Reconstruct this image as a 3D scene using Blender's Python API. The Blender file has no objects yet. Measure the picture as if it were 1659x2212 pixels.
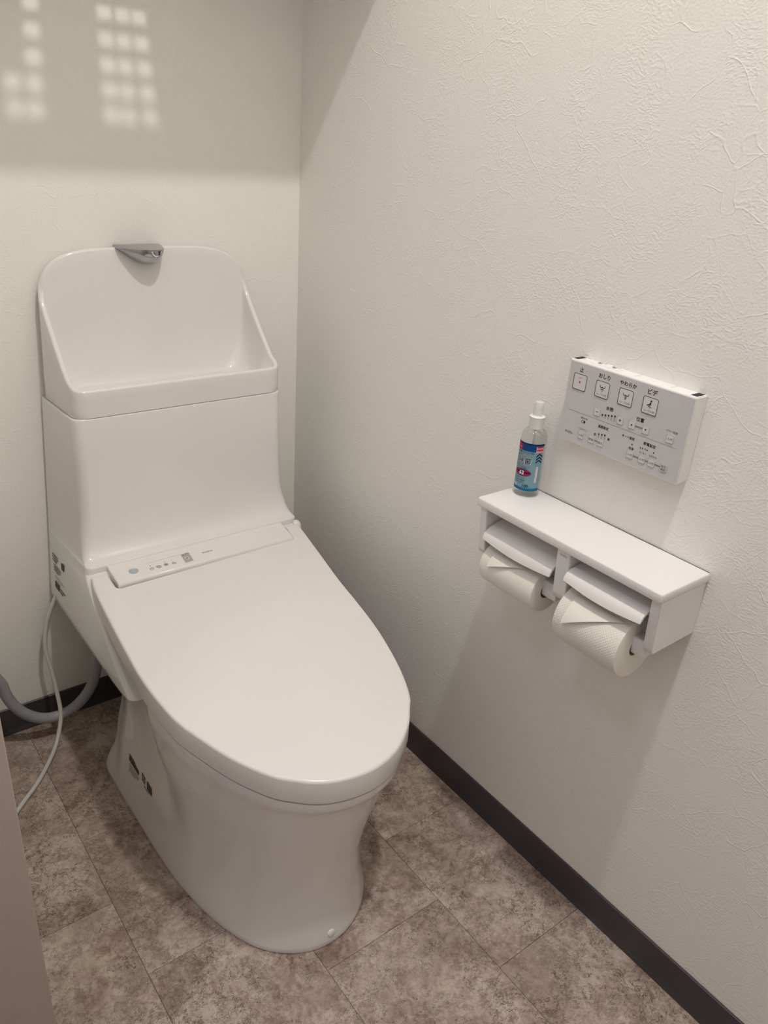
import bpy, bmesh, math, random
from mathutils import Vector, Matrix
from mathutils.bvhtree import BVHTree

S = bpy.context.scene
C = S.collection
PI = math.pi
random.seed(7)

# ---------------------------------------------------------------- camera, light, exposure
cd = bpy.data.cameras.new('camera'); cam = bpy.data.objects.new('camera', cd); C.objects.link(cam)
cd.sensor_fit = 'HORIZONTAL'; cd.sensor_width = 36.0; cd.lens = 36.0 * 1708.893 / 1659.0
cd.clip_start = 0.01
_r = Vector((0.7956384952, -0.6021920487, 0.0657580521))
_u = Vector((0.2133491224, 0.3801603972, 0.8999779022))
_f = Vector((0.5669581439, 0.7020276411, -0.4309473915))
M = Matrix(((_r.x, _u.x, -_f.x, -0.868948), (_r.y, _u.y, -_f.y, -1.407406), (_r.z, _u.z, -_f.z, 1.139546), (0, 0, 0, 1)))
cam.matrix_world = M
S.camera = cam

w = bpy.data.worlds.new('world'); S.world = w; w.use_nodes = True
w.node_tree.nodes['Background'].inputs[0].default_value = (0.9, 0.95, 1.0, 1)
w.node_tree.nodes['Background'].inputs[1].default_value = 0.0

LIGHT = Vector((-0.365, -1.12, 2.498))
def area(name, loc, size, power, col, rot=(0, 0, 0), shape='DISK', size_y=None):
    l = bpy.data.lights.new(name, 'AREA'); l.shape = shape; l.size = size
    if size_y: l.size_y = size_y
    l.energy = power; l.color = col
    o = bpy.data.objects.new(name, l); o.location = loc; o.rotation_euler = rot; C.objects.link(o)
    return o
area('downlight_lamp', LIGHT, 0.075, 7.9, (1.0, 0.968, 0.930))
area('hall_lamp', (-1.40, -1.15, 2.49), 0.30, 3.0, (0.70, 0.75, 1.0))

S.view_settings.view_transform = 'Standard'
try: S.view_settings.look = 'None'
except Exception: pass
S.view_settings.gamma = 1.0
S.view_settings.use_curve_mapping = False
S.view_settings.exposure = 0.90
S.cycles.max_bounces = 7
S.cycles.diffuse_bounces = 5
S.cycles.glossy_bounces = 3
S.cycles.transmission_bounces = 4
S.cycles.caustics_reflective = False
S.cycles.caustics_refractive = False
S.cycles.transparent_max_bounces = 12

# ---------------------------------------------------------------- helpers
def tag(o, label=None, cat=None, group=None, kind=None):
    if label: o['label'] = label
    if cat: o['category'] = cat
    if group: o['group'] = group
    if kind: o['kind'] = kind
    return o

def thing(name, label, cat, loc=(0, 0, 0), group=None):
    o = bpy.data.objects.new(name, None); o.empty_display_size = 0.05
    o.location = loc; C.objects.link(o)
    return tag(o, label, cat, group)

def put(name, me, parent=None, kind=None, loc=None):
    o = bpy.data.objects.new(name, me); C.objects.link(o)
    if loc is not None: o.location = loc
    if parent is not None:
        p = parent; off = Vector((0, 0, 0))
        while p is not None: off += p.location; p = p.parent
        o.parent = parent
        # geometry is written in world space: cancel the parents' offsets
        o.location = (Vector(loc) if loc is not None else Vector((0, 0, 0))) - off
    if kind: o['kind'] = kind
    return o

def mesh(name, V, F, mat, parent=None, smooth=False, kind=None, idx=None, loc=None, fix=True, angle=None):
    me = bpy.data.meshes.new(name)
    me.from_pydata([tuple(v) for v in V], [], F)
    mats = mat if isinstance(mat, (list, tuple)) else [mat]
    for m in mats: me.materials.append(m)
    if idx: me.polygons.foreach_set('material_index', idx)
    if fix:
        bm = bmesh.new(); bm.from_mesh(me)
        bmesh.ops.recalc_face_normals(bm, faces=bm.faces[:]); bm.to_mesh(me); bm.free()
    if smooth:
        me.polygons.foreach_set('use_smooth', [True] * len(me.polygons))
        if angle: me.set_sharp_from_angle(angle=math.radians(angle))
    me.update()
    return put(name, me, parent, kind, loc)

def bm_obj(name, bm, mat, parent=None, smooth=False, kind=None, angle=None, loc=None):
    me = bpy.data.meshes.new(name)
    bmesh.ops.recalc_face_normals(bm, faces=bm.faces[:])
    bm.to_mesh(me); bm.free()
    for m in (mat if isinstance(mat, (list, tuple)) else [mat]): me.materials.append(m)
    if smooth:
        me.polygons.foreach_set('use_smooth', [True] * len(me.polygons))
        if angle: me.set_sharp_from_angle(angle=math.radians(angle))
    return put(name, me, parent, kind, loc)

def box_bm(x0, x1, y0, y1, z0, z1, bev=0.0, seg=3, bm=None):
    b = bmesh.new()
    bmesh.ops.create_cube(b, size=1)
    for v in b.verts:
        v.co = Vector((x0 + (v.co.x + .5) * (x1 - x0), y0 + (v.co.y + .5) * (y1 - y0), z0 + (v.co.z + .5) * (z1 - z0)))
    if bev > 0: bmesh.ops.bevel(b, geom=b.edges[:], offset=bev, segments=seg, profile=0.5, affect='EDGES')
    if bm is None: return b
    t = bpy.data.meshes.new('t'); b.to_mesh(t); b.free(); bm.from_mesh(t); bpy.data.meshes.remove(t)
    return bm

def box(name, x0, x1, y0, y1, z0, z1, mat, parent=None, bev=0.0, seg=3, kind=None):
    return bm_obj(name, box_bm(x0, x1, y0, y1, z0, z1, bev, seg), mat, parent, smooth=bev > 0, kind=kind, angle=40 if bev > 0 else None)

def catmull(P, n, closed=False):
    P = [Vector(p) for p in P]
    m = len(P); segs = m if closed else m - 1
    dense = []
    for i in range(segs):
        if closed: a, b, c, d = P[(i - 1) % m], P[i], P[(i + 1) % m], P[(i + 2) % m]
        else: a, b, c, d = P[max(i - 1, 0)], P[i], P[i + 1], P[min(i + 2, m - 1)]
        for k in range(16):
            t = k / 16
            dense.append(0.5 * ((2 * b) + (c - a) * t + (2 * a - 5 * b + 4 * c - d) * t * t + (3 * b - a - 3 * c + d) * t ** 3))
    dense.append(P[0].copy() if closed else P[-1].copy())
    L = [0]
    for i in range(1, len(dense)): L.append(L[-1] + (dense[i] - dense[i - 1]).length)
    out = []; j = 0; N = n if closed else n - 1
    for k in range(n):
        s = L[-1] * k / N
        while j < len(L) - 2 and L[j + 1] < s: j += 1
        t = 0 if L[j + 1] == L[j] else (s - L[j]) / (L[j + 1] - L[j])
        out.append(dense[j].lerp(dense[j + 1], min(max(t, 0), 1)))
    return out

def round_poly(P, rads, seg=6):
    # polygon (2-D points) with each corner rounded by its own radius
    out = []; n = len(P)
    for i in range(n):
        a, b, c = Vector(P[i - 1]), Vector(P[i]), Vector(P[(i + 1) % n]); r = rads[i] if isinstance(rads, (list, tuple)) else rads
        if r <= 0: out.append(b.copy()); continue
        u = (a - b).normalized(); v = (c - b).normalized()
        ang = u.angle(v); d = r / math.tan(ang / 2)
        p, q = b + u * d, b + v * d
        ctr = b + (u + v).normalized() * (r / math.sin(ang / 2))
        a0 = math.atan2(p.y - ctr.y, p.x - ctr.x); a1 = math.atan2(q.y - ctr.y, q.x - ctr.x)
        while a1 - a0 > PI: a1 -= 2 * PI
        while a1 - a0 < -PI: a1 += 2 * PI
        for k in range(seg + 1):
            t = a0 + (a1 - a0) * k / seg
            out.append(Vector((ctr.x + r * math.cos(t), ctr.y + r * math.sin(t))))
    return out

def resample2(P, n):
    P = [Vector(p) for p in P] + [Vector(P[0])]
    L = [0]
    for i in range(1, len(P)): L.append(L[-1] + (P[i] - P[i - 1]).length)
    out = []; j = 0
    for k in range(n):
        s = L[-1] * k / n
        while j < len(L) - 2 and L[j + 1] < s: j += 1
        t = (s - L[j]) / max(L[j + 1] - L[j], 1e-12)
        out.append(P[j].lerp(P[j + 1], t))
    return out

def signed_area(P):
    return 0.5 * sum(P[i].x * P[(i + 1) % len(P)].y - P[(i + 1) % len(P)].x * P[i].y for i in range(len(P)))

def inset(P, d):
    n = len(P); s = 1 if signed_area(P) > 0 else -1; out = []
    for i in range(n):
        a, b, c = P[i - 1], P[i], P[(i + 1) % n]
        e1 = (b - a); e2 = (c - b)
        n1 = Vector((-e1.y, e1.x)) * s; n2 = Vector((-e2.y, e2.x)) * s
        if n1.length < 1e-9: n1 = n2
        if n2.length < 1e-9: n2 = n1
        n1.normalize(); n2.normalize(); m = n1 + n2
        if m.length < 1e-6: m = n1
        m.normalize(); k = max(m.dot(n1), 0.5)
        out.append(b + m * (d / k))
    return out

def loft(rings, cap0=True, cap1=True, closed=True):
    n = len(rings[0]); V = [v for r in rings for v in r]; F = []
    for i in range(len(rings) - 1):
        for k in range(n if closed else n - 1):
            a = i * n + k; b = i * n + (k + 1) % n
            F.append((a, b, b + n, a + n))
    if cap0: F.append(tuple(range(n)))
    if cap1: F.append(tuple((len(rings) - 1) * n + k for k in range(n)))
    return V, F

def tube(name, P, r, mat, parent=None, n=10, samples=60, kind=None):
    Q = catmull(P, samples); rings = []; up = Vector((0.31, 0.2, 0.93))
    for i, q in enumerate(Q):
        t = (Q[min(i + 1, len(Q) - 1)] - Q[max(i - 1, 0)]).normalized()
        s = t.cross(up).normalized(); up = s.cross(t).normalized()
        rings.append([q + (s * math.cos(a) + up * math.sin(a)) * r for a in [2 * PI * k / n for k in range(n)]])
    V, F = loft(rings)
    return mesh(name, V, F, mat, parent, smooth=True, kind=kind)

def lathe(name, prof, ctr, mat, parent=None, n=40, caps=True, axis='Z', angle=40):
    rings = []
    for r, h in prof:
        ring = []
        for k in range(n):
            a = 2 * PI * k / n
            if axis == 'Z': ring.append(Vector((ctr[0] + r * math.cos(a), ctr[1] + r * math.sin(a), ctr[2] + h)))
            elif axis == 'Y': ring.append(Vector((ctr[0] + r * math.cos(a), ctr[1] + h, ctr[2] + r * math.sin(a))))
            else: ring.append(Vector((ctr[0] + h, ctr[1] + r * math.cos(a), ctr[2] + r * math.sin(a))))
        rings.append(ring)
    V, F = loft(rings, caps, caps)
    return mesh(name, V, F, mat, parent, smooth=True, angle=angle)

# flat print: 2-D shapes in a local (u right, v up) frame, laid on a surface by a mapping function
_tc = {}
def text2d(s):
    if s in _tc: return _tc[s]
    c = bpy.data.curves.new('t', 'FONT'); c.body = s; c.resolution_u = 3
    o = bpy.data.objects.new('t', c); C.objects.link(o)
    m = o.to_mesh(); V = [(v.co.x, v.co.y) for v in m.vertices]; F = [tuple(p.vertices) for p in m.polygons]
    o.to_mesh_clear(); bpy.data.objects.remove(o); bpy.data.curves.remove(c)
    x0 = min(v[0] for v in V); x1 = max(v[0] for v in V); y0 = min(v[1] for v in V); y1 = max(v[1] for v in V)
    _tc[s] = (V, F, x0, x1, y0, y1)
    return _tc[s]

class Print:
    def __init__(self): self.V = []; self.F = []; self.I = []
    def poly(self, P, m=0, h=0.0):
        b = len(self.V); self.V += [(p[0], p[1], h) for p in P]; self.F.append(tuple(range(b, b + len(P)))); self.I.append(m)
    def rect(self, x0, y0, x1, y1, m=0, h=0.0): self.poly([(x0, y0), (x1, y0), (x1, y1), (x0, y1)], m, h)
    def text(self, s, cx, cy, width, m=0, h=0.0, height=None, bold=0.0):
        V, F, x0, x1, y0, y1 = text2d(s)
        kx = width / (x1 - x0); ky = kx if height is None else height / (y1 - y0)
        offs = [(0, 0)] if not bold else [(-bold, 0), (bold, 0), (0, bold), (0, -bold)]
        for i, (ox, oy) in enumerate(offs):
            b = len(self.V)
            self.V += [(cx + (v[0] - (x0 + x1) / 2) * kx + ox, cy + (v[1] - (y0 + y1) / 2) * ky + oy, h) for v in V]
            for f in F: self.F.append(tuple(b + i for i in f)); self.I.append(m)
    def stroke(self, P, wd, m=0, h=0.0):
        for a, b in zip(P[:-1], P[1:]):
            a = Vector(a); b = Vector(b); d = (b - a)
            if d.length < 1e-9: continue
            d.normalize(); nn = Vector((-d.y, d.x)) * wd / 2; e = d * wd * .3
            self.poly([a - e + nn, a - e - nn, b + e - nn, b + e + nn], m, h)
    def ring(self, P, wd, m=0, h=0.0):
        P = [Vector(p) for p in P]; Q = inset(P, wd); b = len(self.V); n = len(P)
        self.V += [(p.x, p.y, h) for p in P] + [(q.x, q.y, h) for q in Q]
        for k in range(n):
            self.F.append((b + k, b + (k + 1) % n, b + n + (k + 1) % n, b + n + k)); self.I.append(m)
    def disc(self, cx, cy, rx, ry=None, m=0, h=0.0, n=18):
        ry = ry or rx; self.poly([(cx + rx * math.cos(2 * PI * k / n), cy + ry * math.sin(2 * PI * k / n)) for k in range(n)], m, h)
    def arc(self, cx, cy, r, a0, a1, wd, m=0, h=0.0, n=10, ry=None):
        ry = ry or r
        self.stroke([(cx + r * math.cos(math.radians(a0 + (a1 - a0) * k / n)), cy + ry * math.sin(math.radians(a0 + (a1 - a0) * k / n))) for k in range(n + 1)], wd, m, h)
    def wordmark(self, cx, cy, width, m=0, h=0.0):
        # serif capitals T O T O
        lw = width / 4.25; ht = lw * 0.92; x = cx - width / 2; y = cy - ht / 2
        for i, ch in enumerate('TOTO'):
            X = x + i * lw * 1.08
            if ch == 'T':
                self.rect(X, y + ht * .86, X + lw, y + ht, m, h)
                self.rect(X + lw * .38, y, X + lw * .62, y + ht * .86, m, h)
                self.rect(X + lw * .24, y, X + lw * .76, y + ht * .09, m, h)
                self.poly([(X, y + ht * .66), (X + lw * .07, y + ht * .66), (X + lw * .14, y + ht * .86), (X, y + ht * .86)], m, h)
                self.poly([(X + lw, y + ht * .66), (X + lw * .93, y + ht * .66), (X + lw * .86, y + ht * .86), (X + lw, y + ht * .86)], m, h)
            else:
                n = 24; b = len(self.V); c0, c1 = X + lw / 2, y + ht / 2
                for rx, ry in ((lw * .5, ht * .52), (lw * .27, ht * .43)):
                    self.V += [(c0 + rx * math.cos(2 * PI * k / n), c1 + ry * math.sin(2 * PI * k / n), h) for k in range(n)]
                for k in range(n): self.F.append((b + k, b + (k + 1) % n, b + n + (k + 1) % n, b + n + k)); self.I.append(m)
    def build(self, name, fn, mats, parent, label=None):
        o = mesh(name, [fn(*v) for v in self.V], self.F, mats, parent, idx=self.I, fix=False)
        if label: o['label'] = label
        return o

# ---------------------------------------------------------------- materials
def mat(name, col, rough=0.5, metal=0.0, spec=0.5, coat=0.0, **kw):
    m = bpy.data.materials.new(name); m.use_nodes = True
    p = m.node_tree.nodes['Principled BSDF']
    p.inputs['Base Color'].default_value = (*col, 1); p.inputs['Roughness'].default_value = rough
    p.inputs['Metallic'].default_value = metal; p.inputs['Specular IOR Level'].default_value = spec
    p.inputs['Coat Weight'].default_value = coat; p.inputs['Coat Roughness'].default_value = 0.05
    for k, v in kw.items(): p.inputs[k].default_value = v
    return m

class NT:
    def __init__(self, m): self.t = m.node_tree; self.p = self.t.nodes['Principled BSDF']
    def n(self, typ, **kw):
        x = self.t.nodes.new(typ)
        for k, v in kw.items():
            if k.startswith('_'): setattr(x, k[1:], v)
            else:
                key = int(k[1:]) if k[0] == 'i' and k[1:].isdigit() else k.replace('__', ' ')
                if hasattr(v, 'is_output'): self.t.links.new(v, x.inputs[key])
                else: x.inputs[key].default_value = v
        return x
    def l(self, a, b): self.t.links.new(a, b)
    def math(self, op, a, b=0.0, c=None, clamp=False):
        x = self.n('ShaderNodeMath', _operation=op, _use_clamp=clamp)
        for i, v in enumerate((a, b) if c is None else (a, b, c)):
            if hasattr(v, 'is_output'): self.l(v, x.inputs[i])
            else: x.inputs[i].default_value = v
        return x.outputs[0]
    def ramp(self, f, stops):
        x = self.n('ShaderNodeValToRGB'); e = x.color_ramp.elements
        while len(e) > 1: e.remove(e[-1])
        e[0].position = stops[0][0]; e[0].color = (*stops[0][1], 1)
        for s, c in stops[1:]:
            k = e.new(s); k.color = (*c, 1)
        self.l(f, x.inputs[0]); return x.outputs[0]
    def mix(self, f, a, b, mode='MIX'):
        x = self.n('ShaderNodeMix', _data_type='RGBA', _blend_type=mode)
        for i, v in ((0, f), (6, a), (7, b)):
            if hasattr(v, 'is_output'): self.l(v, x.inputs[i])
            else: x.inputs[i].default_value = v if i == 0 else (*v, 1)
        return x.outputs[2]
    def noise(self, vec, scale, detail=2.0, rough=0.5, dist=0.0):
        x = self.n('ShaderNodeTexNoise'); self.l(vec, x.inputs['Vector'])
        x.inputs['Scale'].default_value = scale; x.inputs['Detail'].default_value = detail
        x.inputs['Roughness'].default_value = rough; x.inputs['Distortion'].default_value = dist
        return x
    def warp(self, vec, scale, amt, det=0.0):
        nz = self.noise(vec, scale, det)
        a = self.n('ShaderNodeVectorMath', _operation='SUBTRACT'); self.l(nz.outputs['Color'], a.inputs[0]); a.inputs[1].default_value = (.5, .5, .5)
        b = self.n('ShaderNodeVectorMath', _operation='SCALE'); self.l(a.outputs[0], b.inputs[0]); b.inputs['Scale'].default_value = amt
        c = self.n('ShaderNodeVectorMath', _operation='ADD'); self.l(vec, c.inputs[0]); self.l(b.outputs[0], c.inputs[1])
        return c.outputs[0]
    def smooth(self, v, lo, hi, a=0.0, b=1.0):
        x = self.n('ShaderNodeMapRange', _interpolation_type='SMOOTHSTEP'); self.l(v, x.inputs[0])
        for i, q in enumerate((lo, hi, a, b)): x.inputs[i + 1].default_value = q
        return x.outputs[0]

def wallpaper():
    m = mat('embossed_wallpaper', (0.86, 0.842, 0.795), 0.62, spec=0.3); N = NT(m)
    co = N.n('ShaderNodeTexCoord').outputs['Object']
    # short wavy ripples, a fine grain and a few long thin creases
    wv = N.warp(co, 24.0, 0.030, 1.0)
    fine = N.noise(co, 360.0, 0.0).outputs[0]
    st = N.n('ShaderNodeMapping'); N.l(wv, st.inputs[0]); st.inputs['Rotation'].default_value = (0.45, 0.5, 0.3); st.inputs['Scale'].default_value = (1, 1, 1.9)
    ripple = N.noise(st.outputs[0], 215.0, 0.6, 0.5, 0.0).outputs[0]
    mk = N.n('ShaderNodeSeparateXYZ'); N.l(N.noise(co, 14.0, 1.0).outputs[1], mk.inputs[0])
    patch = N.smooth(mk.outputs[0], 0.40, 0.66)
    def creases(scale, wid):
        vo = N.n('ShaderNodeTexVoronoi', _feature='DISTANCE_TO_EDGE'); N.l(wv, vo.inputs['Vector']); vo.inputs['Scale'].default_value = scale
        return N.math('SUBTRACT', 1.0, N.smooth(vo.outputs['Distance'], 0.0, wid))
    vein = N.math('MULTIPLY', creases(12.0, 0.016), N.smooth(mk.outputs[1], 0.46, 0.56))
    vein2 = N.math('MULTIPLY', creases(27.0, 0.045), N.smooth(mk.outputs[2], 0.50, 0.60))
    rp = N.math('MULTIPLY', N.smooth(ripple, 0.38, 0.70), N.math('ADD', N.math('MULTIPLY', patch, 0.75), 0.30))
    h = N.math('ADD', N.math('ADD', N.math('MULTIPLY', fine, 0.55), N.math('MULTIPLY', rp, 0.42)), N.math('ADD', N.math('MULTIPLY', vein, 0.55), N.math('MULTIPLY', vein2, 0.35)))
    bp = N.n('ShaderNodeBump'); bp.inputs['Strength'].default_value = 0.55; bp.inputs['Distance'].default_value = 0.0007
    N.l(h, bp.inputs['Height']); N.l(bp.outputs[0], N.p.inputs['Normal'])
    return m

def stone_tile():
    m = mat('stone_print_vinyl', (0.3, 0.25, 0.2), 0.42, spec=0.35); N = NT(m)
    co = N.n('ShaderNodeTexCoord').outputs['Object']
    oi = N.n('ShaderNodeObjectInfo').outputs['Random']
    cmb = N.n('ShaderNodeCombineXYZ'); N.l(N.math('MULTIPLY', oi, 37.0), cmb.inputs[0]); N.l(N.math('MULTIPLY', oi, 91.0), cmb.inputs[1]); N.l(N.math('MULTIPLY', oi, 13.0), cmb.inputs[2])
    ad = N.n('ShaderNodeVectorMath', _operation='ADD'); N.l(co, ad.inputs[0]); N.l(cmb.outputs[0], ad.inputs[1]); v = ad.outputs[0]
    big = N.noise(v, 7.0, 3.0, 0.6, 0.0).outputs[0]
    mid = N.noise(N.warp(v, 14.0, 0.05), 26.0, 6.0, 0.74, 0.0).outputs[0]
    fin = N.noise(N.warp(v, 50.0, 0.012), 110.0, 3.0, 0.78, 0.0).outputs[0]
    def cells(sc, am):
        vo = N.n('ShaderNodeTexVoronoi'); N.l(N.warp(N.warp(v, sc * .35, 1.1 / sc), sc * 1.6, .55 / sc), vo.inputs['Vector']); vo.inputs['Scale'].default_value = sc
        sp = N.n('ShaderNodeSeparateXYZ'); N.l(vo.outputs['Color'], sp.inputs[0]); return N.math('MULTIPLY', N.math('SUBTRACT', sp.outputs[0], 0.5), am)
    t = N.math('ADD', N.math('ADD', N.math('MULTIPLY', big, 0.34), N.math('MULTIPLY', mid, 0.42)), N.math('MULTIPLY', fin, 0.32))
    t = N.math('ADD', t, N.math('ADD', cells(26.0, 0.06), cells(70.0, 0.08)))
    col = N.ramp(t, [(0.35, (0.130, 0.082, 0.062)), (0.43, (0.235, 0.162, 0.127)), (0.50, (0.335, 0.250, 0.202)), (0.57, (0.430, 0.335, 0.276)), (0.68, (0.590, 0.490, 0.415))])
    cl = N.smooth(N.noise(v, 6.0, 3.0, 0.6, 0.5).outputs[1], 0.46, 0.62)
    col = N.mix(N.math('MULTIPLY', cl, 0.45), col, (0.345, 0.262, 0.222))
    # broken dark edges of the slate: ridges at three sizes, each kept to patches
    for sc, wd, lo, hi, am, dk in ((11.0, 0.011, 0.47, 0.55, 0.85, (0.085, 0.054, 0.040)), (26.0, 0.020, 0.46, 0.55, 0.80, (0.105, 0.068, 0.052)), (60.0, 0.035, 0.46, 0.58, 0.65, (0.140, 0.096, 0.075))):
        rd = N.noise(N.warp(v, sc * 1.3, 0.45 / sc), sc, 5.0, 0.72, 0.0).outputs[0]
        vn = N.math('SUBTRACT', 1.0, N.smooth(N.math('ABSOLUTE', N.math('SUBTRACT', rd, 0.5)), 0.0, wd))
        vm = N.smooth(N.noise(v, sc * .5, 1.5, 0.65).outputs[0], lo, hi)
        col = N.mix(N.math('MULTIPLY', N.math('MULTIPLY', vn, vm), am), col, dk)
    for sc, am in ((36.0, 0.60), (85.0, 0.50)):
        lt = N.math('SUBTRACT', 1.0, N.smooth(N.math('ABSOLUTE', N.math('SUBTRACT', N.noise(v, sc, 5.0, 0.72, 0.0).outputs[0], 0.54)), 0.0, 0.02))
        col = N.mix(N.math('MULTIPLY', N.math('MULTIPLY', lt, N.smooth(big, 0.44, 0.58)), am), col, (0.64, 0.56, 0.48))
    N.l(col, N.p.inputs['Base Color'])
    return m

def tissue(name, emboss):
    m = mat(name, (0.83, 0.80, 0.72), 0.9, spec=0.1); N = NT(m)
    co = N.n('ShaderNodeTexCoord').outputs['Object']
    if emboss:
        # quilted dots wrapped round the roll axis
        sp = N.n('ShaderNodeSeparateXYZ'); N.l(co, sp.inputs[0])
        an = N.math('MULTIPLY', N.math('ARCTAN2', sp.outputs['X'], sp.outputs['Z']), 0.0435)
        u = N.math('ADD', an, sp.outputs['Y']); q = N.math('SUBTRACT', an, sp.outputs['Y'])
        h = N.math('MULTIPLY', N.math('ABSOLUTE', N.math('SINE', N.math('MULTIPLY', u, 700.0))), N.math('ABSOLUTE', N.math('SINE', N.math('MULTIPLY', q, 700.0))))
        stg, dist = 0.4, 0.0007
    else:
        h = N.noise(co, 420.0, 3.0, 0.6).outputs[0]; stg, dist = 0.2, 0.0005
    bp = N.n('ShaderNodeBump'); bp.inputs['Strength'].default_value = stg; bp.inputs['Distance'].default_value = dist
    N.l(h, bp.inputs['Height']); N.l(bp.outputs[0], N.p.inputs['Normal'])
    return m

def clear_plastic(name, tint=(0.93, 0.94, 0.94), refl=1.0):
    m = bpy.data.materials.new(name); m.use_nodes = True; t = m.node_tree
    t.nodes.remove(t.nodes['Principled BSDF'])
    out = t.nodes['Material Output']
    tr = t.nodes.new('ShaderNodeBsdfTransparent'); tr.inputs[0].default_value = (*tint, 1)
    gl = t.nodes.new('ShaderNodeBsdfGlossy'); gl.inputs['Roughness'].default_value = 0.06
    lw = t.nodes.new('ShaderNodeLayerWeight'); lw.inputs[0].default_value = 0.5
    pw = t.nodes.new('ShaderNodeMath'); pw.operation = 'POWER'; pw.inputs[1].default_value = 4.0; t.links.new(lw.outputs['Facing'], pw.inputs[0])
    fr = t.nodes.new('ShaderNodeMath'); fr.operation = 'MULTIPLY_ADD'; fr.inputs[1].default_value = 0.55; fr.inputs[2].default_value = 0.04; t.links.new(pw.outputs[0], fr.inputs[0])
    mx = t.nodes.new('ShaderNodeMixShader')
    t.links.new(fr.outputs[0], mx.inputs[0]); t.links.new(tr.outputs[0], mx.inputs[1]); t.links.new(gl.outputs[0], mx.inputs[2]); t.links.new(mx.outputs[0], out.inputs[0])
    return m

def label_stripes():
    m = mat('teal_striped_label', (0.2, 0.42, 0.47), 0.5, spec=0.15); N = NT(m)
    co = N.n('ShaderNodeTexCoord').outputs['UV']
    sp = N.n('ShaderNodeSeparateXYZ'); N.l(co, sp.inputs[0])
    d = N.math('ADD', sp.outputs[0], sp.outputs[1])
    # the stripes lean up to the right
    d = N.math('SUBTRACT', sp.outputs[1], sp.outputs[0])
    s = N.math('FRACT', N.math('MULTIPLY', d, 1 / 2.9))
    k = N.smooth(N.math('ABSOLUTE', N.math('SUBTRACT', s, 0.5)), 0.20, 0.30)
    N.l(N.mix(k, (0.125, 0.250, 0.295), (0.235, 0.390, 0.425)), N.p.inputs['Base Color'])
    return m

WALL = wallpaper()
PLAINW = mat('plain_wall_paint', (0.86, 0.842, 0.795), 0.62, spec=0.3)
CEIL = mat('ceiling_white', (0.86, 0.84, 0.80), 0.8)
TILE = stone_tile()
JOINT = mat('tile_joint', (0.085, 0.068, 0.056), 0.8)
BASE = mat('charcoal_vinyl', (0.048, 0.044, 0.047), 0.42)
JAMB = mat("pinkish_jamb_paint", (0.50, 0.41, 0.37), 0.5)
CER = mat('white_ceramic', (0.78, 0.765, 0.745), 0.10, spec=0.5, coat=0.3)
PLA = mat('white_gloss_plastic', (0.80, 0.775, 0.745), 0.20, spec=0.5)
PLM = mat('white_satin_plastic', (0.80, 0.78, 0.76), 0.30, spec=0.45)
LAM = mat('white_laminate', (0.80, 0.78, 0.77), 0.14, spec=0.5)
CHR = mat('satin_chrome', (0.42, 0.42, 0.43), 0.16, metal=1.0)
INK = mat('dark_print', (0.030, 0.030, 0.032), 0.5)
GREY = mat('grey_print', (0.20, 0.20, 0.20), 0.5)
LGREY = mat('light_grey_print', (0.42, 0.41, 0.40), 0.5)
RED = mat('red_print', (0.62, 0.05, 0.03), 0.5)
LWHITE0 = mat('pale_print', (.62, .60, .58), .5)
GREEN = mat('pale_green_lamp', (0.28, 0.62, 0.28), 0.4)
BLACKW = mat('black_window', (0.010, 0.010, 0.011), 0.45, spec=0.15)
FACE = mat('remote_face_plastic', (0.59, 0.57, 0.57), 0.45)
BTN = mat('remote_button_plastic', (0.66, 0.645, 0.64), 0.4)
HOSE = mat('grey_hose', (0.33, 0.33, 0.345), 0.38)
CORD = mat('pale_grey_cord', (0.62, 0.60, 0.585), 0.45)
CARD = mat('cardboard_core', (0.36, 0.29, 0.20), 0.9)
TIS1 = tissue('plain_tissue', False)
TIS2 = tissue('quilted_tissue', True)
PET = clear_plastic('clear_bottle_plastic', (0.90, 0.905, 0.905))
WHITEP = mat('white_pump_plastic', (0.85, 0.84, 0.83), 0.35)
FROST = mat('frosted_cap_plastic', (0.86, 0.85, 0.84), 0.25, **{'Alpha': 0.62})
BLUE = mat('label_blue', (0.006, 0.060, 0.20), 0.5, spec=0.15)
NAVY = mat('label_navy', (0.008, 0.012, 0.07), 0.5, spec=0.15)
BLUE2 = mat('label_mid_blue', (0.008, 0.135, 0.29), 0.5, spec=0.15)
LWHITE = mat('label_white', (0.72, 0.74, 0.75), 0.5, spec=0.15)
LRED = mat('label_red', (0.56, 0.012, 0.035), 0.5, spec=0.15)
LPINK = mat('label_pink', (0.75, 0.20, 0.20), 0.5, spec=0.15)
CRIM = mat('label_crimson', (0.50, 0.005, 0.075), 0.5, spec=0.15)
STRIPE = label_stripes()

# ---------------------------------------------------------------- room
CH = 2.52
XL = -0.77          # inner face of the left wall
HX = -1.95; FY = -1.75
def wall(name, pts, nrm, thick=0.08, m=WALL):
    P = [Vector(p) for p in pts]; n = Vector(nrm) * thick
    V = P + [p - n for p in P]; k = len(P)
    F = [tuple(range(k)), tuple(range(2 * k - 1, k - 1, -1))] + [(i, (i + 1) % k, (i + 1) % k + k, i + k) for i in range(k)]
    return mesh(name, V, F, m, kind='structure')
wall('wall_back', [(HX, 0, -.01), (0.0, 0, -.01), (0.0, 0, CH), (HX, 0, CH)], (0, -1, 0))
wall('wall_right', [(0, 0.08, -.01), (0, FY - .08, -.01), (0, FY - .08, CH), (0, 0.08, CH)], (-1, 0, 0))
wall('wall_front', [(HX, FY, -.01), (-0.0, FY, -.01), (-0.0, FY, CH), (HX, FY, CH)], (0, 1, 0), m=PLAINW)
wall('wall_hall', [(HX, 0.08, -.01), (HX, FY - .08, -.01), (HX, FY - .08, CH), (HX, 0.08, CH)], (1, 0, 0), m=PLAINW)
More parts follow.
